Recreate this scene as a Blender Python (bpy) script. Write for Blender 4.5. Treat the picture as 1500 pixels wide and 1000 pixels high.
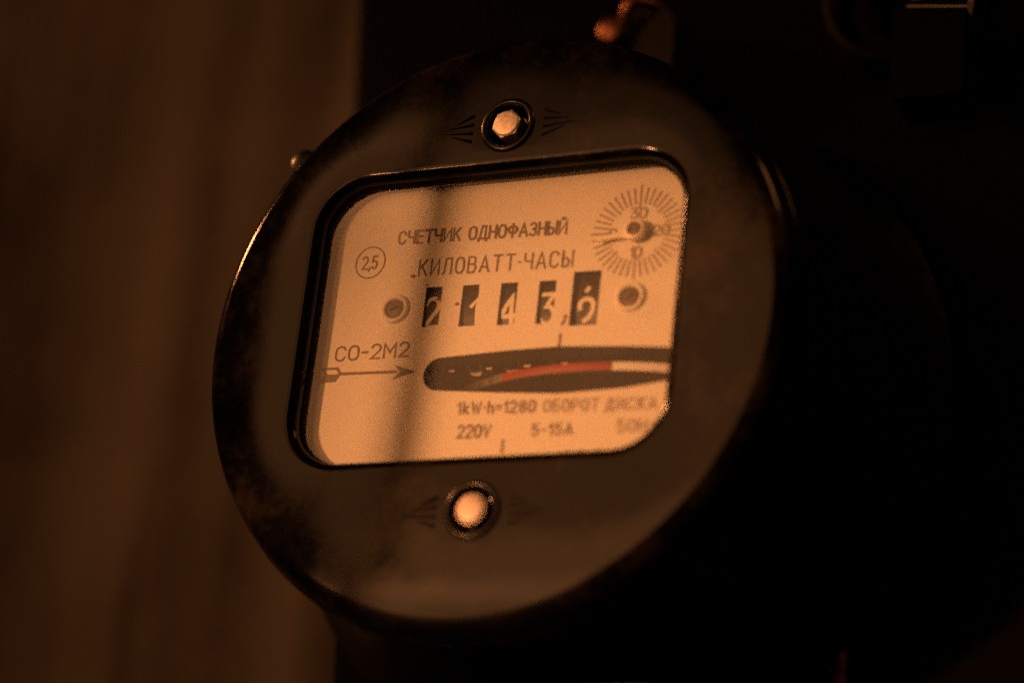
import bpy, bmesh, math, random
from mathutils import Vector, Matrix
from math import sin, cos, pi, radians

random.seed(7)
for o in list(bpy.data.objects):
    bpy.data.objects.remove(o)
scn = bpy.context.scene
COL = scn.collection
S = 0.068            # metres per meter-radius unit: every local coordinate below is in cover radii


def W(x, y, z):      # meter frame (x right, y up, z out of the dial) -> world (X right, -Y out, Z up)
    return Vector((x * S, -z * S, y * S))


# ------------------------------------------------------------------ camera
cam_d = bpy.data.cameras.new('camera')
cam = bpy.data.objects.new('camera', cam_d)
COL.objects.link(cam)
scn.camera = cam
M = Matrix(((1, 0, 0), (0, 0, -1), (0, 1, 0)))
RC = Matrix(((0.90366408, 0.10606772, -0.41489862),
             (0.06498238, 0.92365928, 0.37766497),
             (0.42328302, -0.36824337, 0.82778518)))
cw = (M @ RC.transposed()).to_4x4()
cw.translation = W(3.64182573, -3.18327334, 6.92264908)
cam.matrix_world = cw
cam_d.sensor_width = 36
cam_d.lens = 4001.8 / 1500 * 36
cam_d.clip_start = 0.01
cam_d.clip_end = 50
cam_d.dof.use_dof = True
focus = W(-0.40, 0.20, -0.10)
cam_d.dof.focus_distance = (cw.inverted() @ focus).z * -1
cam_d.dof.aperture_fstop = 4.5
cam_d.dof.aperture_blades = 0

# ------------------------------------------------------------------ world, lamps, exposure
wd = bpy.data.worlds.new('World')
scn.world = wd
wd.use_nodes = True
bg = wd.node_tree.nodes['Background']
bg.inputs[0].default_value = (1.0, 0.45, 0.16, 1)
bg.inputs[1].default_value = 0.0025
scn.cycles.use_light_tree = False
scn.cycles.use_denoising = False          # the photograph is a grainy high-ISO shot
scn.view_settings.view_transform = 'Standard'
scn.view_settings.look = 'None'
scn.view_settings.exposure = 0
scn.view_settings.gamma = 1
LAMP = (1.0, 0.372, 0.122)


def area_lamp(name, loc, target, sx, sy, power, col=LAMP):
    d = bpy.data.lights.new(name, 'AREA')
    d.shape = 'RECTANGLE'
    d.size, d.size_y = sx * S, sy * S
    d.energy = power
    d.color = col
    o = bpy.data.objects.new(name, d)
    COL.objects.link(o)
    o.location = W(*loc)
    o.rotation_euler = (W(*target) - W(*loc)).to_track_quat('-Z', 'Y').to_euler()
    return o



td = bpy.data.lights.new('key_spot', 'SPOT')        # unseen key light, made a spot for soft falloff over the dial
td.energy = 25.5
td.color = LAMP
td.shadow_soft_size = .022
td.spot_size = radians(2 * 7.0)
td.spot_blend = 1.0
to = bpy.data.objects.new('key_spot', td)
COL.objects.link(to)
to.location = W(-5.62, -1.0, 10)
to.rotation_euler = (W(.36, -.42, 0) - W(-5.62, -1.0, 10)).to_track_quat('-Z', 'Y').to_euler()

area_lamp('rear_fill', (7, 9, 1.5), (0, 0, -.6), 2.4, 2.4, .38)  # unseen fill added to catch the upper right edges
area_lamp('side_fill', (-8.2, 4.7, 1.6), (-.95, .35, -.1), .7, .7, .10).data.spread = radians(36)  # unseen fill added for the highlight on the left rim
area_lamp('upper_veil_fill', (-4.9, 7.0, 11), (0, 0, 0), 3.2, 1.5, .055)  # unseen panel added to reflect as dim brown across the top face
area_lamp('high_patch_fill', (-7.0, 6.7, 11), (0, 0, 0), .85, 1.3, .036)  # added panel, its reflection makes the upper left patch
area_lamp('veil_fill', (-4.4, 4.4, 11), (0, 0, 0), 5.6, 3.0, .50)  # unseen area light added for the veil in the glass
area_lamp('low_veil_fill', (-4.4, 1.3, 11), (0, 0, 0), 4.6, 3.0, .8)  # added panel for the brown sheen on the lower face

# ------------------------------------------------------------------ materials


def nodes(name):
    m = bpy.data.materials.new(name)
    m.use_nodes = True
    nt = m.node_tree
    return m, nt, nt.nodes['Principled BSDF']


def noise(nt, scale, detail=4, rough=0.6, vec=None, stretch=None):
    n = nt.nodes.new('ShaderNodeTexNoise')
    n.inputs['Scale'].default_value = scale
    n.inputs['Detail'].default_value = detail
    n.inputs['Roughness'].default_value = rough
    tc = nt.nodes.new('ShaderNodeTexCoord')
    src = tc.outputs['Object']
    if stretch:
        mp = nt.nodes.new('ShaderNodeMapping')
        mp.inputs['Scale'].default_value = stretch
        nt.links.new(src, mp.inputs['Vector'])
        src = mp.outputs['Vector']
    nt.links.new(src, n.inputs['Vector'])
    return n.outputs['Fac']


def ramp(nt, fac, stops):
    r = nt.nodes.new('ShaderNodeValToRGB')
    e = r.color_ramp.elements
    while len(e) < len(stops):
        e.new(0.5)
    for el, (p, c) in zip(e, stops):
        el.position = p
        el.color = (*c, 1) if len(c) == 3 else c
    nt.links.new(fac, r.inputs['Fac'])
    return r.outputs['Color']


def bump(nt, b, fac, strength, dist):
    n = nt.nodes.new('ShaderNodeBump')
    n.inputs['Strength'].default_value = strength
    n.inputs['Distance'].default_value = dist
    nt.links.new(fac, n.inputs['Height'])
    nt.links.new(n.outputs['Normal'], b.inputs['Normal'])


def mat(name, c1, c2=None, scale=200, rough=(0.5, 0.5), metal=0, spec=0.5, bmp=None, lo=0.35, hi=0.65, stretch=None, detail=5):
    m, nt, b = nodes(name)
    f = noise(nt, scale, detail, 0.62, stretch=stretch)
    c = ramp(nt, f, [(lo, c1), (hi, c2 or c1)])
    nt.links.new(c, b.inputs['Base Color'])
    r = ramp(nt, f, [(lo, (rough[0],) * 3), (hi, (rough[1],) * 3)])
    nt.links.new(r, b.inputs['Roughness'])
    b.inputs['Metallic'].default_value = metal
    b.inputs['Specular IOR Level'].default_value = spec
    if bmp:
        f2 = noise(nt, bmp[0], 5, 0.6, stretch=stretch)
        bump(nt, b, f2, bmp[1], bmp[2])
    return m


def bakelite():
    m, nt, b = nodes('bakelite')
    fine = noise(nt, 420, 5, .65)
    big = noise(nt, 34, 6, .68)
    grit = noise(nt, 1500, 3, .6)
    mu = nt.nodes.new('ShaderNodeMath'); mu.operation = 'MULTIPLY_ADD'
    nt.links.new(fine, mu.inputs[0]); mu.inputs[1].default_value = .35
    nt.links.new(big, mu.inputs[2])
    c = ramp(nt, mu.outputs[0], [(.55, (.0008, .0007, .0006)), (.68, (.0032, .0024, .0018)), (.77, (.013, .0095, .007)), (.88, (.028, .020, .0145))])
    nt.links.new(c, b.inputs['Base Color'])
    rg = ramp(nt, mu.outputs[0], [(.52, (.08,) * 3), (.86, (.17,) * 3)])
    tc = nt.nodes.new('ShaderNodeTexCoord')             # rougher towards the bottom edge, added to soften a glint there
    sep = nt.nodes.new('ShaderNodeSeparateXYZ')
    nt.links.new(tc.outputs['Object'], sep.inputs[0])
    wr = nt.nodes.new('ShaderNodeMapRange')
    wr.interpolation_type = 'SMOOTHSTEP'
    nt.links.new(sep.outputs['Z'], wr.inputs['Value'])
    wr.inputs['From Min'].default_value = -.78 * S
    wr.inputs['From Max'].default_value = -1.0 * S
    wr.inputs['To Min'].default_value = 0
    wr.inputs['To Max'].default_value = .42
    ad = nt.nodes.new('ShaderNodeMath'); ad.operation = 'ADD'
    nt.links.new(rg, ad.inputs[0]); nt.links.new(wr.outputs[0], ad.inputs[1])
    nt.links.new(ad.outputs[0], b.inputs['Roughness'])
    b.inputs['Specular IOR Level'].default_value = .18
    bump(nt, b, grit, .05, .0001)
    return m


BAK = bakelite()
BAKG = mat('bakelite_gloss', (.003, .0026, .0022), (.0055, .0045, .004), 260, (.22, .34), spec=.3, bmp=(700, .15, .0002))
BLACK = mat('black_inside', (.004, .004, .004), (.007, .006, .006), 200, (.7, .8), spec=.15)
RUBBER = mat('gasket_rubber', (.008, .007, .006), (.014, .012, .01), 400, (.7, .85), spec=.06)
PLATE = mat('cream_enamel', (.74, .70, .61), (.82, .785, .70), 2600, (.42, .55), bmp=(4200, .12, .0001), detail=3)
PLATE_EDGE = mat('plate_edge', (.45, .40, .32), (.55, .5, .42), 600, (.5, .6))
INK = mat('brown_black_ink', (.13, .095, .066), (.24, .18, .125), 1500, (.6, .7), spec=.2, lo=.3, hi=.75)
INKF = mat('faded_ink', (.26, .20, .145), (.44, .365, .28), 1800, (.6, .7), spec=.2, lo=.3, hi=.75)
DRUM = mat('drum_black', (.012, .010, .009), (.022, .018, .015), 500, (.45, .6))
NUM = mat('numeral_cream', (.80, .76, .65), (.90, .86, .77), 900, (.5, .6))
BRASS = mat('worn_brass', (.80, .71, .56), (.90, .82, .68), 900, (.4, .55), metal=.1, bmp=(1500, .3, .0002))
STEELD = mat('dimmed_steel', (.40, .335, .30), (.58, .50, .455), 1200, (.5, .62), metal=1, bmp=(900, .25, .0003))  # darker copy of the plated steel, tones down glare on the lower screw
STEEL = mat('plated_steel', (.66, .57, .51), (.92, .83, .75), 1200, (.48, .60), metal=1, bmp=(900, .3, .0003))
SCREWD = mat('dark_screw_steel', (.07, .052, .04), (.16, .125, .10), 1400, (.4, .6), spec=.4)
ALU = mat('disc_aluminium', (.80, .79, .77), (.90, .89, .87), 700, (.30, .38), metal=1)
GLINT = mat('glint_white', (.92, .90, .84), (.95, .93, .88), 700, (.4, .5))  # white that stands for light reflected off the bare rim
RED = mat('red_paint', (.25, .020, .008), (.34, .034, .012), 900, (.5, .6))
COPPER = mat('copper', (.28, .12, .065), (.40, .19, .11), 700, (.35, .5), metal=1)
CORDM = mat('cord_rubber', (.012, .011, .01), (.02, .018, .016), 500, (.5, .6))
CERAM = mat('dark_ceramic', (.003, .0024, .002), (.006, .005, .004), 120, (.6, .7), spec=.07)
DEEP_BLACK = mat('deep_black', (.0016, .0013, .0011), (.0034, .0028, .0023), 60, (.8, .9), spec=.05, bmp=(300, .3, .0004))  # near-black colour puts deep shade into the board and fuse block


def wall_material():
    m, nt, b = nodes('brown_stained_wall')
    f1 = noise(nt, 24, 4, .6, stretch=(1, 1, .07))
    f2 = noise(nt, 22, 5, .65)
    f3 = noise(nt, 900, 3, .6, stretch=(1, 1, .5))
    a = nt.nodes.new('ShaderNodeMath'); a.operation = 'ADD'
    a.operation = 'MULTIPLY_ADD'
    nt.links.new(f1, a.inputs[0]); a.inputs[1].default_value = 1.45
    f2h = nt.nodes.new('ShaderNodeMath'); f2h.operation = 'MULTIPLY'
    nt.links.new(f2, f2h.inputs[0]); f2h.inputs[1].default_value = .55
    nt.links.new(f2h.outputs[0], a.inputs[2])
    a2 = nt.nodes.new('ShaderNodeMath'); a2.operation = 'MULTIPLY_ADD'
    nt.links.new(f3, a2.inputs[0]); a2.inputs[1].default_value = .3
    nt.links.new(a.outputs[0], a2.inputs[2])
    mr = nt.nodes.new('ShaderNodeMath'); mr.operation = 'MULTIPLY'
    nt.links.new(a2.outputs[0], mr.inputs[0]); mr.inputs[1].default_value = .43
    c = ramp(nt, mr.outputs[0], [(.40, (.062, .049, .041)), (.49, (.14, .119, .10)), (.60, (.22, .19, .162))])
    nt.links.new(c, b.inputs['Base Color'])
    b.inputs['Roughness'].default_value = .8
    b.inputs['Specular IOR Level'].default_value = .2
    bump(nt, b, f2, .4, .001)
    return m


def glass_material():
    m = bpy.data.materials.new('window_glass')
    m.use_nodes = True
    nt = m.node_tree
    nt.nodes.remove(nt.nodes['Principled BSDF'])
    out = nt.nodes['Material Output']
    tr = nt.nodes.new('ShaderNodeBsdfTransparent')
    tr.inputs[0].default_value = (.97, .965, .95, 1)
    gl = nt.nodes.new('ShaderNodeBsdfGlossy')
    gl.inputs['Roughness'].default_value = .03
    df = nt.nodes.new('ShaderNodeBsdfDiffuse')
    df.inputs[0].default_value = (.6, .56, .5, 1)
    fr = nt.nodes.new('ShaderNodeFresnel')
    geo = nt.nodes.new('ShaderNodeNewGeometry')       # thin pane: same reflectance from both sides
    ior = nt.nodes.new('ShaderNodeMapRange')
    nt.links.new(geo.outputs['Backfacing'], ior.inputs['Value'])
    ior.inputs['To Min'].default_value = 1.6
    ior.inputs['To Max'].default_value = 1 / 1.6
    nt.links.new(ior.outputs['Result'], fr.inputs[0])
    mx = nt.nodes.new('ShaderNodeMixShader')
    nt.links.new(fr.outputs[0], mx.inputs[0])
    nt.links.new(tr.outputs[0], mx.inputs[1])
    nt.links.new(gl.outputs[0], mx.inputs[2])
    mx2 = nt.nodes.new('ShaderNodeMixShader')        # thin film of dust
    f = noise(nt, 130, 5, .6)
    r = ramp(nt, f, [(.3, (.008,) * 3), (.75, (.03,) * 3)])
    nt.links.new(r, mx2.inputs[0])
    nt.links.new(mx.outputs[0], mx2.inputs[1])
    nt.links.new(df.outputs[0], mx2.inputs[2])
    nt.links.new(mx2.outputs[0], out.inputs['Surface'])
    return m


WALL = wall_material()
GLASS = glass_material()

# ------------------------------------------------------------------ helpers


def mesh(name, verts, faces, material, parent=None, smooth=False, kind=None, auto=None):
    me = bpy.data.meshes.new(name)
    me.from_pydata([W(*v) for v in verts], [], faces)
    me.materials.append(material)
    bm = bmesh.new()
    bm.from_mesh(me)
    bmesh.ops.remove_doubles(bm, verts=bm.verts, dist=1e-7)
    bmesh.ops.recalc_face_normals(bm, faces=bm.faces)
    for f in bm.faces:
        f.smooth = smooth
    if smooth and auto is not None:
        for e in bm.edges:
            if len(e.link_faces) == 2 and e.calc_face_angle(0) > radians(auto):
                e.smooth = False
    bm.to_mesh(me)
    bm.free()
    o = bpy.data.objects.new(name, me)
    COL.objects.link(o)
    if parent is not None:
        o.parent = parent
        root = parent
        while root.parent:
            root = root.parent
        if parent is root:
            o.location = -root.location
    if kind:
        o['kind'] = kind
    return o


def thing(name, label, cat, base, group=None):
    o = bpy.data.objects.new(name, None)
    o.empty_display_size = .02
    COL.objects.link(o)
    o.location = W(*base)
    tag(o, label, cat, group)
    return o


def tag(o, label, cat, group=None):
    o['label'] = label
    o['category'] = cat
    if group:
        o['group'] = group


class MB:
    def __init__(self):
        self.v, self.f = [], []

    def add(self, v, f):
        n = len(self.v)
        self.v += list(v)
        self.f += [tuple(i + n for i in q) for q in f]
        return self

    def lathe(self, prof, c=(0, 0, 0), axis='z', seg=96, a0=0, a1=2 * pi, sx=1, sy=1):
        closed = abs(a1 - a0 - 2 * pi) < 1e-6
        n = seg if closed else seg + 1
        v, f = [], []
        for r, h in prof:
            for i in range(n):
                a = a0 + (a1 - a0) * i / seg
                p, q = r * cos(a) * sx, r * sin(a) * sy
                v.append({'z': (c[0] + p, c[1] + q, c[2] + h), 'y': (c[0] + p, c[1] + h, c[2] + q),
                          'x': (c[0] + h, c[1] + p, c[2] + q)}[axis])
        for j in range(len(prof) - 1):
            for i in range(seg):
                k = (i + 1) % n
                f.append((j * n + i, j * n + k, (j + 1) * n + k, (j + 1) * n + i))
        return self.add(v, f)

    def box(self, x0, x1, y0, y1, z0, z1):
        v = [(x, y, z) for x in (x0, x1) for y in (y0, y1) for z in (z0, z1)]
        return self.add(v, [(0, 1, 3, 2), (4, 6, 7, 5), (0, 4, 5, 1), (2, 3, 7, 6), (0, 2, 6, 4), (1, 5, 7, 3)])

    def loops(self, ls, cap0=False, cap1=False):
        n = len(ls[0])
        v = [p for l in ls for p in l]
        f = []
        for j in range(len(ls) - 1):
            for i in range(n):
                k = (i + 1) % n
                f.append((j * n + i, j * n + k, (j + 1) * n + k, (j + 1) * n + i))
        if cap0:
            f.append(tuple(range(n)))
        if cap1:
            f.append(tuple((len(ls) - 1) * n + i for i in range(n)))
        return self.add(v, f)

    def fill(self, outer, holes):          # flat sheet with holes (scan fill)
        bm = bmesh.new()
        for lp in [outer] + holes:
            vs = [bm.verts.new(p) for p in lp]
            for i in range(len(vs)):
                bm.edges.new((vs[i - 1], vs[i]))
        bmesh.ops.triangle_fill(bm, use_beauty=True, use_dissolve=False, edges=bm.edges[:])
        bm.verts.index_update()
        self.add([tuple(v.co) for v in bm.verts], [tuple(v.index for v in f.verts) for f in bm.faces])
        bm.free()
        return self

    def tube(self, pts, r, seg=12, taper=None):
        pts = [Vector(p) for p in pts]
        ls = []
        up = Vector((.123, .31, .94))
        for i, p in enumerate(pts):
            t = (pts[min(i + 1, len(pts) - 1)] - pts[max(i - 1, 0)]).normalized()
            a = t.cross(up).normalized()
            b = t.cross(a)
            rr = r if taper is None else r * taper[i]
            ls.append([tuple(p + a * rr * cos(2 * pi * k / seg) + b * rr * sin(2 * pi * k / seg)) for k in range(seg)])
        return self.loops(ls, True, True)

    def build(self, name, material, parent=None, **k):
        return mesh(name, self.v, self.f, material, parent, **k)


def circle(r, z, c=(0, 0), n=96, a0=0):
    return [(c[0] + r * cos(a0 + 2 * pi * i / n), c[1] + r * sin(a0 + 2 * pi * i / n), z) for i in range(n)]


def rrect(x0, x1, y0, y1, r, z, n=12):
    out = []
    for cx, cy, a in ((x1 - r, y1 - r, 0), (x0 + r, y1 - r, 90), (x0 + r, y0 + r, 180), (x1 - r, y0 + r, 270)):
        for i in range(n + 1):
            t = radians(a + 90 * i / n)
            out.append((cx + r * cos(t), cy + r * sin(t), z))
    return out


def bez(p0, p1, p2, p3, n=12):
    P = [Vector(p) for p in (p0, p1, p2, p3)]
    return [tuple((1 - t) ** 3 * P[0] + 3 * (1 - t) ** 2 * t * P[1] + 3 * (1 - t) * t * t * P[2] + t ** 3 * P[3])
            for t in [i / n for i in range(n + 1)]]


# ------------------------------------------------------------------ drafted stroke lettering (4 x 6 grid)


def A(cx, cy, rx, ry, a0, a1, n=9):
    return [(cx + rx * cos(radians(a0 + (a1 - a0) * i / n)), cy + ry * sin(radians(a0 + (a1 - a0) * i / n))) for i in range(n + 1)]


OV = A(1.9, 4.1, 1.9, 1.9, 0, 180) + A(1.9, 1.9, 1.9, 1.9, 180, 360) + [(3.8, 4.1)]
G = {
    'С': (3.8, [A(1.9, 4.1, 1.9, 1.9, 15, 180) + A(1.9, 1.9, 1.9, 1.9, 180, 345)]),
    'О': (3.8, [OV]), '0': (3.8, [OV]),
    'Ч': (3.6, [[(0, 6), (0, 4.2)] + A(1.3, 4.2, 1.3, 1.3, 180, 270) + [(3.6, 2.9)], [(3.6, 6), (3.6, 0)]]),
    'Е': (3.2, [[(3.2, 6), (0, 6), (0, 0), (3.2, 0)], [(0, 3.1), (2.7, 3.1)]]),
    'Т': (4.0, [[(0, 6), (4, 6)], [(2, 6), (2, 0)]]),
    'И': (3.8, [[(0, 6), (0, 0), (3.8, 6), (3.8, 0)]]),
    'Й': (3.8, [[(0, 6), (0, 0), (3.8, 6), (3.8, 0)], [(1.2, 7.5), (1.6, 6.9), (2.2, 6.9), (2.6, 7.5)]]),
    'К': (3.7, [[(0, 6), (0, 0)], [(3.5, 6), (0.2, 2.6)], [(1.2, 3.7), (3.7, 0)]]),
    'Д': (4.4, [[(0, -1), (0, 0), (4.4, 0), (4.4, -1)], [(.6, 0), (1.7, 6), (3.7, 6), (3.7, 0)]]),
    'Н': (3.7, [[(0, 6), (0, 0)], [(3.7, 6), (3.7, 0)], [(0, 3.1), (3.7, 3.1)]]),
    'Ф': (4.8, [A(2.4, 3.4, 2.4, 1.7, 0, 360, 20), [(2.4, 6.2), (2.4, -.2)]]),
    'А': (4.2, [[(0, 0), (2.1, 6), (4.2, 0)], [(.7, 1.9), (3.5, 1.9)]]),
    'З': (3.3, [A(1.6, 4.5, 1.6, 1.5, 150, -90) + A(1.6, 1.6, 1.7, 1.6, 82, -150)]),
    'Ы': (4.6, [[(0, 6), (0, 0), (1.4, 0)] + A(1.4, 1.6, 1.5, 1.6, -90, 90) + [(0, 3.2)], [(4.6, 6), (4.6, 0)]]),
    'Л': (4.0, [[(0, 0), (.6, .6), (1.1, 6), (3.9, 6), (3.9, 0)]]),
    'В': (3.6, [[(0, 0), (0, 6), (2.0, 6)] + A(2.0, 4.6, 1.3, 1.4, 90, -90) + [(0, 3.2)],
                [(2.0, 3.2)] + A(2.0, 1.6, 1.6, 1.6, 90, -90) + [(0, 0)]]),
    'Б': (3.6, [[(3.3, 6), (0, 6), (0, 0), (1.9, 0)] + A(1.9, 1.7, 1.7, 1.7, -90, 90) + [(0, 3.4)]]),
    'Р': (3.6, [[(0, 0), (0, 6), (1.9, 6)] + A(1.9, 4.35, 1.7, 1.65, 90, -90) + [(0, 2.7)]]),
    'М': (4.6, [[(0, 0), (0, 6), (2.3, 2.2), (4.6, 6), (4.6, 0)]]),
    '1': (1.6, [[(0, 4.4), (1.6, 6), (1.6, 0)]]),
    '2': (3.6, [A(1.8, 4.3, 1.8, 1.7, 165, -35, 14) + [(0, 0), (3.6, 0)]]),
    '3': (3.4, [[(0.1, 6), (3.2, 6), (1.5, 3.5)] + A(1.6, 1.75, 1.8, 1.75, 90, -150, 14)]),
    '4': (3.8, [[(2.9, 0), (2.9, 6), (0, 1.7), (3.9, 1.7)]]),
    '5': (3.5, [[(3.2, 6), (.4, 6), (.2, 3.3)] + A(1.7, 1.9, 1.8, 1.9, 125, -150, 14)]),
    '6': (3.5, [A(1.75, 1.8, 1.75, 1.8, 180, 540, 18) + A(2.9, 1.8, 2.9, 4.2, 180, 108, 10)]),
    '7': (3.4, [[(0, 6), (3.4, 6), (1.2, 0)]]),
    '8': (3.5, [A(1.75, 4.5, 1.5, 1.5, -90, 270, 18), A(1.75, 1.5, 1.75, 1.5, 90, 450, 18)]),
    '9': (3.5, [A(1.75, 4.2, 1.75, 1.8, 10, 350, 18) + [(3.5, 4.2)] + A(.6, 4.2, 2.9, 4.2, 0, -72, 10)]),
    'k': (3.0, [[(0, 6), (0, 0)], [(2.7, 4), (.2, 1.6)], [(1.0, 2.3), (3.0, 0)]]),
    'W': (5.4, [[(0, 6), (1.4, 0), (2.7, 5), (4.0, 0), (5.4, 6)]]),
    'h': (2.9, [[(0, 6), (0, 0)], [(0, 2.6)] + A(1.5, 2.6, 1.4, 1.4, 160, 0) + [(2.9, 0)]]),
    'V': (4.0, [[(0, 6), (2, 0), (4, 6)]]),
    'A': (4.2, [[(0, 0), (2.1, 6), (4.2, 0)], [(.7, 1.9), (3.5, 1.9)]]),
    'H': (3.7, [[(0, 6), (0, 0)], [(3.7, 6), (3.7, 0)], [(0, 3.1), (3.7, 3.1)]]),
    'z': (2.6, [[(0, 4), (2.6, 4), (0, 0), (2.6, 0)]]),
    '-': (2.2, [[(0, 2.9), (2.2, 2.9)]]),
    '=': (2.6, [[(0, 3.8), (2.6, 3.8)], [(0, 2.1), (2.6, 2.1)]]),
    '·': (.5, [[(0, 2.8), (.5, 2.8)]]),
    ',': (.6, [[(.5, .6), (.1, -1.1)]]),
    ' ': (2.2, []),
}


def ribbon(mb, pts, w, z, flat=None):
    """mitred strip along a polyline in the plane z; flat maps (x, y, z) elsewhere"""
    P = [Vector((p[0], p[1])) for p in pts]
    Q = [P[0]]
    for p in P[1:]:
        if (p - Q[-1]).length > 1e-5:
            Q.append(p)
    P = Q
    if len(P) < 2:
        return
    d0 = (P[1] - P[0]).normalized(); d1 = (P[-1] - P[-2]).normalized()
    P[0] = P[0] - d0 * w * .4; P[-1] = P[-1] + d1 * w * .4
    Lp, Rp = [], []
    for i, p in enumerate(P):
        a = (P[i] - P[i - 1]).normalized() if i else (P[1] - P[0]).normalized()
        b = (P[i + 1] - P[i]).normalized() if i < len(P) - 1 else a
        n1, n2 = Vector((-a.y, a.x)), Vector((-b.y, b.x))
        m = n1 + n2
        if m.length < .3:
            m = n1
        m.normalize()
        k = min(1 / max(m.dot(n1), .35), 1.9) * w / 2
        Lp.append(p + m * k); Rp.append(p - m * k)
    n = len(P)
    v = [(p.x, p.y, z) for p in Lp] + [(p.x, p.y, z) for p in Rp]
    if flat:
        v = [flat(*q) for q in v]
    mb.add(v, [(i, i + 1, n + i + 1, n + i) for i in range(n - 1)])


def text(mb, s, x0, y0, x1, y1, h, w, z, gap=1.5):
    """letters between the baseline points (x0, y0) and (x1, y1)"""
    tot = sum(G[c][0] for c in s) + gap * (len(s) - 1)
    k = (x1 - x0) / tot
    sl = (y1 - y0) / (x1 - x0)
    x = 0
    n = 0
    for c in s:
        wd_, strokes = G[c]
        for st in strokes:
            pts = [(x0 + k * (x + p[0]), y0 + sl * k * (x + p[0]) + h * p[1] / 6) for p in st]
            ribbon(mb, pts, w, z + (n % 3) * .0006)
            n += 1
        x += wd_ + gap


# ------------------------------------------------------------------ setting: wall behind
def build_wall():
    nx, ny = 90, 40
    v, f = [], []
    for j in range(ny + 1):
        for i in range(nx + 1):
            x = -7 + 6.2 * i / nx
            y = -5.5 + 11.5 * j / ny
            z = -1.9 + .035 * sin(x * 7.3 + .35 * y) + .03 * sin(x * 3.1 - .5 * y + 1.2) + .012 * sin(x * 15 + 1.1 * y)
            v.append((x, y, z))
    for j in range(ny):
        for i in range(nx):
            a = j * (nx + 1) + i
            f.append((a, a + 1, a + nx + 2, a + nx + 1))
    o = mesh('wall', v, f, WALL, smooth=True, kind='structure')
    return o


build_wall()

# ------------------------------------------------------------------ mounting board (dark panel right of the lit wall)
board = thing('mounting_board', 'near-black board the round meter is mounted on, right of the brown wall', 'board', (1.0, -4.5, -1.3))
b = MB()


def edge_x(y):       # its left edge leans a little
    return -1.31 + (1.81 - y) * .107


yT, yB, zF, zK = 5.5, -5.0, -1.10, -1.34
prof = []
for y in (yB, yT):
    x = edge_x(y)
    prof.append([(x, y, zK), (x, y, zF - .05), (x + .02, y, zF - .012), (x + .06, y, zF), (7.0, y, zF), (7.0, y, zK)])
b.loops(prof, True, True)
b.build('panel', DEEP_BLACK, board)

# ------------------------------------------------------------------ the meter
meter = thing('electricity_meter', 'round black single phase electricity meter with a cream dial behind a rectangular window', 'electric meter', (0, 0, -1.10))
OX0, OX1, OY0, OY1 = -.636, .618, -.465, .498      # window opening at the face
ZP = -.10                                          # dial plate front

# cover: flat face with window opening and screw recesses, rounded shoulder, cove, flange
c = MB()
SCY = .646
sx_ = lambda y: 0 if y > 0 else .034        # the lower screw is slightly off centre
CY = -.025                       # the round cover sits a little low on its screws
face_out = circle(.94, 0, (0, CY), n=128)
op0 = rrect(OX0 - .035, OX1 + .035, OY0 - .035, OY1 + .035, .20, 0)
r1 = circle(.072, 0, (0, SCY), 48)
r2 = circle(.072, 0, (sx_(-1), -SCY), 48)
c.fill(face_out, [op0, r1, r2])
ls = []
for t in range(0, 7):
    a = radians(90 * t / 6)
    off = .035 * (1 - sin(a))
    ls.append(rrect(OX0 - off, OX1 + off, OY0 - off, OY1 + off, .165 + off, -.030 * (1 - cos(a))))
ls.append(rrect(OX0, OX1, OY0, OY1, .165, -.060))
c.loops(ls)
for yy in (SCY, -SCY):                               # recess walls
    c.loops([circle(.072, 0, (sx_(yy), yy), 48), circle(.068, -.008, (sx_(yy), yy), 48), circle(.066, -.075, (sx_(yy), yy), 48)], False, True)
sh = [(.94 + .064 * sin(radians(t)), -.09 + .09 * cos(radians(t))) for t in range(0, 91, 9)]
sh += [(1.009, -.095), (1.012, -.103), (1.012, -.118), (1.009, -.126), (1.000, -.130), (.95, -.131)]
c.lathe(sh, (0, CY, 0), seg=128)
cover = c.build('cover', BAK, meter, smooth=True, auto=32)

# lug on the flange, upper left
lg = MB()
la = radians(140)
lc = (1.030 * cos(la), 1.030 * sin(la) + CY)
lg.lathe([(0, -.078), (.036, -.078), (.046, -.083), (.050, -.095), (.050, -.118), (.046, -.126), (0, -.128)], (lc[0], lc[1], 0), seg=32)
lg.build('lug', BAKG, cover, smooth=True, auto=40)

# steel strip added to make the bright highlight on the left rim
rs = MB()
ang = [radians(147 + 34 * i / 40) for i in range(41)]
rs.tube([(1.017 * cos(a), 1.017 * sin(a) + CY, -.100) for a in ang], .020, 12, taper=[max(.06, min(1, i / 3 + .35, ((40 - i) / 30) ** .8)) for i in range(41)])
rs.build('rim_highlight', STEEL, cover, smooth=True)

# raised rings round the cover screws, and the moulded rays beside them
for yy in (SCY, -SCY):
    rg = MB()
    rg.lathe([(.072, -.002), (.074, .006), (.080, .010), (.088, .009), (.094, .003), (.095, -.004)], (sx_(yy), yy, 0), seg=64)
    rg.build('screw_ring', BAKG, cover, smooth=True)
    for sgn in (-1, 1):
        for k, ln in enumerate((.055, .085, .105, .07)):
            dy = (1.5 - k) * .026
            rb = MB()
            xa, xb = .125, .125 + ln
            ya, yb2 = yy + dy * 1.15, yy + dy * .55
            hw = .0058
            v = []
            for (x, y, hh) in ((xa, ya, 1), (xb, yb2, .45)):
                X = sx_(yy) + sgn * x
                v += [(X, y - hw * hh * 1.3, -.002), (X, y - hw * hh * .5, .007 * hh), (X, y + hw * hh * .5, .007 * hh), (X, y + hw * hh * 1.3, -.002)]
            rb.add(v, [(0, 1, 5, 4), (1, 2, 6, 5), (2, 3, 7, 6), (0, 3, 2, 1), (4, 5, 6, 7)])
            rb.build('rib', BAK, cover)

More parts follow.
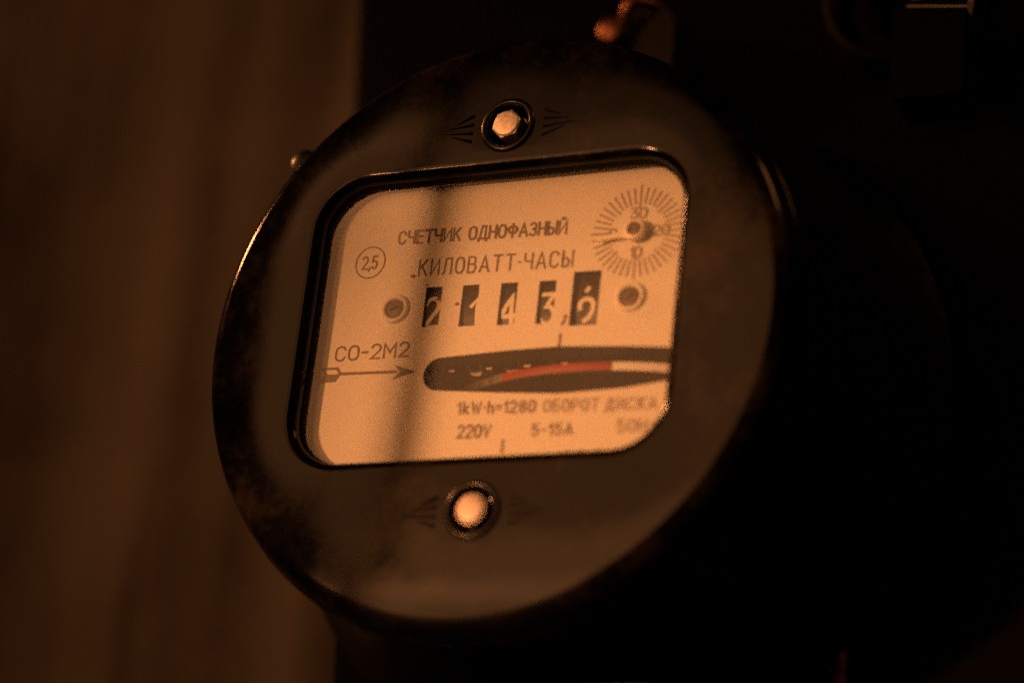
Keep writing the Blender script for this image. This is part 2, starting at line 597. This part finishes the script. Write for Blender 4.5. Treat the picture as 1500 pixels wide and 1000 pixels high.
# cover screws: domed hexagon heads
for yy, rot in ((SCY, .25), (-SCY, .6)):
    s = MB()
    hexa = lambda r, z: circle(r, z, (sx_(yy), yy), 36) if yy < 0 else [(r * cos(rot + i * pi / 3), yy + r * sin(rot + i * pi / 3), z) for i in range(6)]
    rnd = lambda r, z: circle(r, z, (sx_(yy), yy), 36)
    s.loops([hexa(.050, -.07), hexa(.052, .004), hexa(.049, .013)], True, False)
    n0 = len(s.v)
    s.loops([circle(.0455, .0135, (sx_(yy), yy), 36), circle(.040, .0185, (sx_(yy), yy), 36), circle(.026, .021, (sx_(yy), yy), 36), circle(.010, .0215, (sx_(yy), yy), 36)], False, True)
    s.fill(hexa(.049, .013), [circle(.0455, .0135, (sx_(yy), yy), 36)])
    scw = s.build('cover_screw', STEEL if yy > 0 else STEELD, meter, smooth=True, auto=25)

# window glass and the rubber seal it sits in
gsk = MB()
o_ = .035
gsk.loops([rrect(OX0 - .001, OX1 + .001, OY0 - .001, OY1 + .001, .165, -.044), rrect(OX0 + .005, OX1 - .005, OY0 + .005, OY1 - .005, .162, -.045),
           rrect(OX0 + .007, OX1 - .007, OY0 + .007, OY1 - .007, .160, -.049), rrect(OX0 + .007, OX1 - .007, OY0 + .007, OY1 - .007, .160, -.062)])
gsk.build('gasket', RUBBER, meter, smooth=True, auto=40)
gp = MB()
gp.loops([rrect(OX0 + .004, OX1 - .004, OY0 + .004, OY1 - .004, .160, -.054)], True)
gp.build('window_glass', GLASS, meter)

# dial plate with its cut-outs
SLO = -.026                                           # the print runs very slightly downhill
WINS = [(-.275, -.2165), (-.144, -.0855), (-.0095, .0495), (.124, .182), (.239, .3325)]
holes, wins_xy = [], []
for i, (xa, xb) in enumerate(WINS):
    ya, yb = (.0115, .150) if i < 4 else (-.0205, .1615)
    if i < 4:
        ya, yb = ya - .006 * i, yb - .0035 * i
    wins_xy.append((xa, xb, ya, yb))
    d = SLO * (xb - xa)
    holes.append([(xa, ya, ZP), (xb, ya + d, ZP), (xb, yb + d, ZP), (xa, yb, ZP)])
slot = []
sl_top = [(-.19, -.097), (.02, -.089), (.21, -.0865), (.24, -.088), (.45, -.102), (.585, -.1145), (.66, -.122)]
sl_bot = [(.66, -.212), (.60, -.222), (.45, -.238), (.257, -.243), (.22, -.243), (0, -.226), (-.19, -.2085)]
slot += [(x, y, ZP) for x, y in sl_top]
slot += [(.70, -.135, ZP), (.715, -.165, ZP), (.70, -.198, ZP)]
slot += [(x, y, ZP) for x, y in sl_bot]
cx_, cy_, rr_ = -.191, -.1527, .0557
slot += [(cx_ + rr_ * cos(radians(a)), cy_ + rr_ * sin(radians(a)), ZP) for a in range(255, 100, -12)]
p = MB()
outer = rrect(-.80, .80, -.62, .62, .1, ZP)
p.fill(outer, [h for h in holes] + [slot])
plate = p.build('dial_plate', PLATE, meter)
pe = MB()
for h in holes + [slot]:
    pe.loops([h, [(x, y, z - .004) for x, y, z in h]])
pe.loops([outer, [(x, y, z - .006) for x, y, z in outer]])
pe.build('cut_edge', PLATE_EDGE, plate)

# lettering (print stands a hair proud of the plate)
ZI = ZP + .0012


def letter(s, x0, y0, x1, y1, h, w, m=INK, gap=1.5):
    mb = MB()
    text(mb, s, x0, y0, x1, y1, h, w, ZI, gap)
    return mb.build('lettering', m, plate)


letter('СЧЕТЧИК ОДНОФАЗНЫЙ', -.397, .3115, .196, .2965, .043, .0078, INK, 1.6)
letter('КИЛОВАТТ·ЧАСЫ', -.309, .193, .229, .181, .054, .0062, INK, 2.2)
letter('СО-2М2', -.572, -.084, -.311, -.084, .048, .0066, INK, 1.6)
letter('1kW·h=1280', -.110, -.291, .155, -.299, .037, .0062, INK, 2.3)
letter('ОБОРОТ', .185, -.300, .366, -.306, .037, .0062, INKF, 2.4)
letter('ДИСКА', .392, -.307, .556, -.312, .037, .0062, INKF, 2.4)
letter('220V', -.099, -.370, .011, -.374, .040, .0066, INK, 2.0)
letter('5-15A', .155, -.377, .288, -.379, .036, .0062, INK, 2.4)
letter('50Hz', .437, -.381, .560, -.383, .038, .0062, INKF, 2.2)
letter('2,5', -.520, .2325, -.467, .2315, .043, .0055, INK, 1.5)
cm = MB(); ribbon(cm, [(.226, .016), (.223, -.004), (.216, -.014)], .009, ZI); cm.build('printed_comma', INK, plate)
ring = MB()
ribbon(ring, A(-.492, .254, .053, .0545, 0, 360, 48), .0045, ZI)
ring.build('class_ring', INK, plate)
for (x, ya, yb) in ((.215, -.046, -.084), (.0595, -.388, -.425)):
    tk = MB(); ribbon(tk, [(x, ya), (x, yb)], .008, ZI); tk.build('index_mark', INK, plate)
low = MB()
text(low, '1С25', .27, -.463, .45, -.467, .030, .0065, ZI, 5.5)
low.build('lettering', INKF, plate)

# rotation arrow
ar = MB()
ya = -.1285
ribbon(ar, [(-.545, ya - .001), (-.345, ya - .0065)], .0095, ZI)
ar.add([(-.275, -.139, ZI), (-.354, -.111, ZI), (-.332, -.1365, ZI), (-.357, -.162, ZI)], [(0, 1, 2), (0, 2, 3)])
ribbon(ar, [(-.548, -.1275), (-.560, -.110), (-.614, -.109), (-.597, -.129)], .0085, ZI + .0006)
ar.add([(-.545, -.130, ZI + .0004), (-.600, -.129, ZI + .0004), (-.624, -.157, ZI + .0004), (-.560, -.155, ZI + .0004)], [(0, 1, 2, 3)])
ar.build('rotation_arrow', INK, plate)

# fraction dial: forty ticks, four numbers
DX, DY = .441, .279
for i in range(40):
    a = 2 * pi * i / 40
    ri, ro = (.098, .150) if i % 10 else (.086, .158)
    if i % 5 == 0 and i % 10:
        ri = .090
    tk = MB()
    ribbon(tk, [(DX + ri * cos(a), DY + SLO * ri * cos(a) + ri * sin(a)), (DX + ro * cos(a), DY + SLO * ro * cos(a) + ro * sin(a))], .0062, ZI)
    tk.build('tick', INKF, plate)
for s_, x, y in (('30', -.027, .048), ('20', .052, -.017), ('10', -.018, -.085), ('0', -.094, -.016)):
    mb = MB()
    text(mb, s_, DX + x, DY + y, DX + x + (.052 if len(s_) > 1 and s_ != '10' else .036 if s_ == '10' else .022), DY + y - .001, .034, .007, ZI, 1.4)
    mb.build('lettering', INKF, plate)

# eyelets with their slotted screws
for (x, y), rt in (((-.3765, .0815), .35), ((.4395, .060), .9)):
    e = MB()
    e.lathe([(.050, ZP + .001), (.049, ZP + .008), (.044, ZP + .013), (.038, ZP + .013), (.033, ZP + .008), (.0315, ZP - .004)], (x, y, 0), seg=48)
    ey = e.build('eyelet', PLATE, plate, smooth=True)
    k = MB()
    k.lathe([(.0325, ZP + .0005), (.030, ZP + .005), (.022, ZP + .009)], (x, y, 0), seg=32)
    k.fill(circle(.022, ZP + .009, (x, y), 32), [[(x + q * cos(rt) - w_ * sin(rt), y + q * sin(rt) + w_ * cos(rt), ZP + .009) for q, w_ in ((-.017, -.003), (.017, -.003), (.017, .003), (-.017, .003))]])
    k.lathe([(.031, ZP + .0009), (0, ZP + .0009)], (x, y, 0), seg=32)
    k.build('slotted_screw', SCREWD, plate, smooth=True, auto=30)

# red paint specks
for (x, y, r) in ((-.328, .192, .007), (-.224, .104, .007), (-.158, .083, .006), (-.272, .158, .003)):
    k = MB()
    k.lathe([(r, ZI), (r * .7, ZI + .002), (0, ZI + .003)], (x, y, .0015), seg=9, sx=1.3, sy=.8)
    k.build('paint_speck', RED, plate, smooth=True)

# pointer of the fraction dial
h = MB()
hz_ = ZP + .026
# flat tapered arm swelling into a ring round the spindle
top, bot = [], []
hx, hy = DX + .004, DY - .004
arm = bez((hx - .128, hy - .026, 0), (hx - .08, hy - .018, 0), (hx - .04, hy - .002, 0), (hx - .012, hy - .026, 0), 12)
for i, q in enumerate(arm):
    w_ = .0055 + .007 * i / 12
    top.append((q[0], q[1] + w_)); bot.append((q[0], q[1] - w_))
lp = top + bot[::-1]
h.loops([[(x, y, hz_ - .005) for x, y in lp], [(x, y, hz_ + .003) for x, y in lp]], True, True)
h.lathe([(.022, hz_ - .012), (.0225, hz_ + .010), (.026, hz_ + .014), (.032, hz_ + .012), (.036, hz_ + .004), (.035, hz_ - .006), (.030, hz_ - .012), (.022, hz_ - .012)], (hx, hy, 0), seg=40)
hand = h.build('pointer', BRASS, meter, smooth=True, auto=35)
sp = MB()
sp.lathe([(.020, ZP), (.0195, hz_ + .002), (.015, hz_ + .005), (0, hz_ + .005)], (hx, hy, 0), seg=24)
sp.build('spindle', SCREWD, hand, smooth=True, auto=35)

# counter drums; each shows one numeral, the last is between two
RD = .24
ZD = -.1115
digits = [('2', (-.251, .066), 0), ('1', (-.114, .054), 0), ('4', (.018, .055), 0), ('3', (.154, .048), 0), ('9', (.287, .036), 0)]
YD = .072


def drum_map(y_, dz):
    a = (y_) / RD
    return YD + (RD + dz) * sin(a), ZD - RD + (RD + dz) * cos(a)


for i, (ch, (dx, dy), _) in enumerate(digits):
    xa, xb, ya, yb = wins_xy[i]
    mid = (xa + xb) / 2
    hw = .058
    d = MB()
    cxd = mid + .022
    d.lathe([(RD * .3, -hw), (RD - .004, -hw), (RD, -hw + .004), (RD, hw - .004), (RD - .004, hw), (RD * .3, hw)], (cxd, YD, ZD - RD), axis='x', seg=80)
    dr = d.build('counter_drum', DRUM, meter, smooth=True, auto=30)
    order = '0123456789'
    k = order.index(ch)
    pitch = 2 * pi * RD / 10 if i < 4 else .097
    for step in ((-2, -1, 0, 1) if i < 4 else (-1, 0, 1)):
        cc = order[(k + step) % 10]
        wg, strokes = G[cc]
        if i == 4 and step == 0:         # worn nine: the bowl is rubbed away
            strokes = [A(1.75, 4.2, 1.75, 1.8, 205, 0, 14) + A(.6, 4.2, 2.9, 4.2, 0, -78, 10)]
        if i == 4 and step == 1:
            strokes = [[(1.6, .1), (2.0, .9)]]
        hgt = .098 if i < 4 else .070
        wid = .046 if cc != '1' else .022
        y0 = dy - YD - hgt / 2 + step * pitch
        mb = MB()
        for q, st in enumerate(strokes):
            pts = [(dx - wid / 2 + wid * p_[0] / wg + (.014 if cc == '1' else 0), y0 + hgt * p_[1] / 6) for p_ in st]
            fine = []
            for u, v_ in zip(pts, pts[1:]):
                nn = max(1, int((Vector(u) - Vector(v_)).length / .02))
                fine += [(u[0] + (v_[0] - u[0]) * t / nn, u[1] + (v_[1] - u[1]) * t / nn) for t in range(nn)]
            fine.append(pts[-1])
            ribbon(mb, fine, .0145, 0, flat=lambda x, y, z, q=q: (x,) + drum_map(y, .0012 + .0005 * q))
        mb.build('numeral', NUM, dr)

# black bar added to hide the lit lower numerals behind the slot
fr_ = MB()
fr_.box(-.36, .44, -.121, -.030, -.1185, -.1145)
fr_.build('numeral_mask', BLACK, meter)

# brass dashes added as the lit feet of the drum digits
for x in (-.173, -.043, .089, .217):
    tb = MB()
    tb.box(x - .0006, x + .0006, -.121, -.06, -.156, -.1552)
    tb.box(x - .012, x + .008, -.1255, -.121, -.156, -.150)
    tb.build('digit_dash', BRASS, meter)

# aluminium disc: rim just behind the slot
RDI, XD, YDI, ZDI = .80, .26, -.152, -.119 - .80
d = MB()
d.lathe([(.02, .0165), (RDI - .004, .0165), (RDI, .0135), (RDI, -.0135), (RDI - .004, -.0165), (.02, -.0165)], (XD, YDI, ZDI), axis='y', seg=160)
disc = d.build('rotating_disc', ALU, meter, smooth=True, auto=30)
rm = MB()
aa = lambda x: math.acos(max(-1, min(1, (x - XD) / RDI)))
rm.lathe([(RDI + .0015, -.0137), (RDI + .0025, -.011), (RDI + .0025, .011), (RDI + .0015, .0137)], (XD, YDI, ZDI), axis='y', seg=40, a0=aa(.385), a1=aa(.0))
rm.build('red_mark', RED, disc, smooth=True)
rm = MB()
rm.lathe([(RDI + .0015, -.0137), (RDI + .0025, -.011), (RDI + .0025, .011), (RDI + .0015, .0137)], (XD, YDI, ZDI), axis='y', seg=40, a0=aa(.66), a1=aa(.387))
rm.build('rim_glint', GLINT, disc, smooth=True)  # reflection on the disc rim, laid on as a pale band
ax = MB()
ax.lathe([(0, -.5), (.02, -.5), (.02, .5), (0, .5)], (XD, 0, ZDI), axis='y', seg=20)
ax.build('disc_spindle', SCREWD, disc, smooth=True, auto=40)

# base, terminal block cover, mounting ear
bs = MB()
bs.lathe([(.94, -.1315), (.98, -.133), (.985, -.15), (.99, -.30), (1.0, -.45), (1.03, -.62), (1.10, -.84), (1.17, -.96), (1.20, -1.0), (1.20, -1.04), (1.17, -1.08), (1.10, -1.0995), (0, -1.0995)], seg=112)
bs.lathe([(.92, -.14), (.92, -1.05), (0, -1.05)], seg=64)
base = bs.build('base', BAKG, meter, smooth=True, auto=35)
tc = MB()
tl = [rrect(-.60 + i_, .60 - i_, -1.78 + i_, -1.06, .10, z_) for i_, z_ in ((0, -1.095), (0, -.52), (.02, -.47), (.06, -.45))]
tc.loops(tl, True, True)
tc.build('terminal_cover', BAKG, meter, smooth=True, auto=35)
er = MB()
er.loops([rrect(-.12, .12, 1.05, 1.60, .11, z_) for z_ in (-1.02, -.97, -.95)], True, True)
ear = er.build('mounting_ear', BAKG, meter, smooth=True, auto=35)
ms = MB()
ms.lathe([(.055, -.95), (.055, -.90), (.045, -.87), (.02, -.86), (0, -.858)], (-.10, 1.475, 0), seg=32)
ms.build('mounting_screw', COPPER, ear, smooth=True, auto=40)

# ------------------------------------------------------------------ small dim things on the board
wire = MB()
wire.tube(bez((-.03, 1.40, -1.08), (-.10, 1.52, -.86), (-.02, 1.62, -.80), (.06, 1.58, -1.0), 14), .024, 10)
wo = wire.build('copper_wire', COPPER, smooth=True)
tag(wo, 'bent copper wire end poking up behind the top of the meter', 'wire')

fuse = thing('fuse_holder', 'dark round ceramic fuse holder, barely lit, at the upper right', 'fuse holder', (.93, 1.55, -1.10))
f_ = MB()
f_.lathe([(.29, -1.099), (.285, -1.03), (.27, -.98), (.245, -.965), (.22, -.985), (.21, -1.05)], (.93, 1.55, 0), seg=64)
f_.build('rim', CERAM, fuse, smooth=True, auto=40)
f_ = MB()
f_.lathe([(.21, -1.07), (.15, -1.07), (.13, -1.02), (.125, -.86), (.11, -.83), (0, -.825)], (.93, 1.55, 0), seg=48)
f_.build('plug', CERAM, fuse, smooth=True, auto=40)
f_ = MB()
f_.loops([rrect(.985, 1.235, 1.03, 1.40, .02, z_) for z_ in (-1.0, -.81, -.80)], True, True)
f_.build('block', DEEP_BLACK, fuse, smooth=True, auto=35)  # plain block added for a hard-edged rectangle, no known part
f_ = MB()
f_.add([(1.03, 1.372, -.795), (1.235, 1.345, -.795), (1.245, 1.42, -.86), (1.03, 1.447, -.86), (1.03, 1.372, -.86), (1.235, 1.345, -.86)],
       [(0, 1, 2, 3), (0, 4, 5, 1), (0, 3, 4), (1, 5, 2), (3, 2, 5, 4)])
f_.build('lit_edge', PLATE, fuse)  # pale strip added to read as a lit top edge

cb = MB()
cb.tube([(.86, -.735, -1.02), (.86, -.74, -1.02), (.865, -1.0, -1.02), (.875, -1.6, -1.02), (.86, -2.6, -1.02)], .034, 14)
co = cb.build('cable_stub', COPPER, smooth=True, auto=40)
tag(co, 'brown upright cable end at the bottom edge, right of the meter', 'cable')

# ------------------------------------------------------------------ unseen cord added in front, left of the view, to throw the stripe across the dial
cd = MB()
cd.tube([(-1.405 + .02 * sin(y * 1.3), y, 2.0 + .02 * cos(y * .9)) for y in [-4.5 + .5 * i for i in range(23)]], .052, 16)
cdo = cd.build('stripe_cord', CORDM, smooth=True)
tag(cdo, 'unseen black rubber cord added to cast a stripe on the meter, left of the view', 'cord')
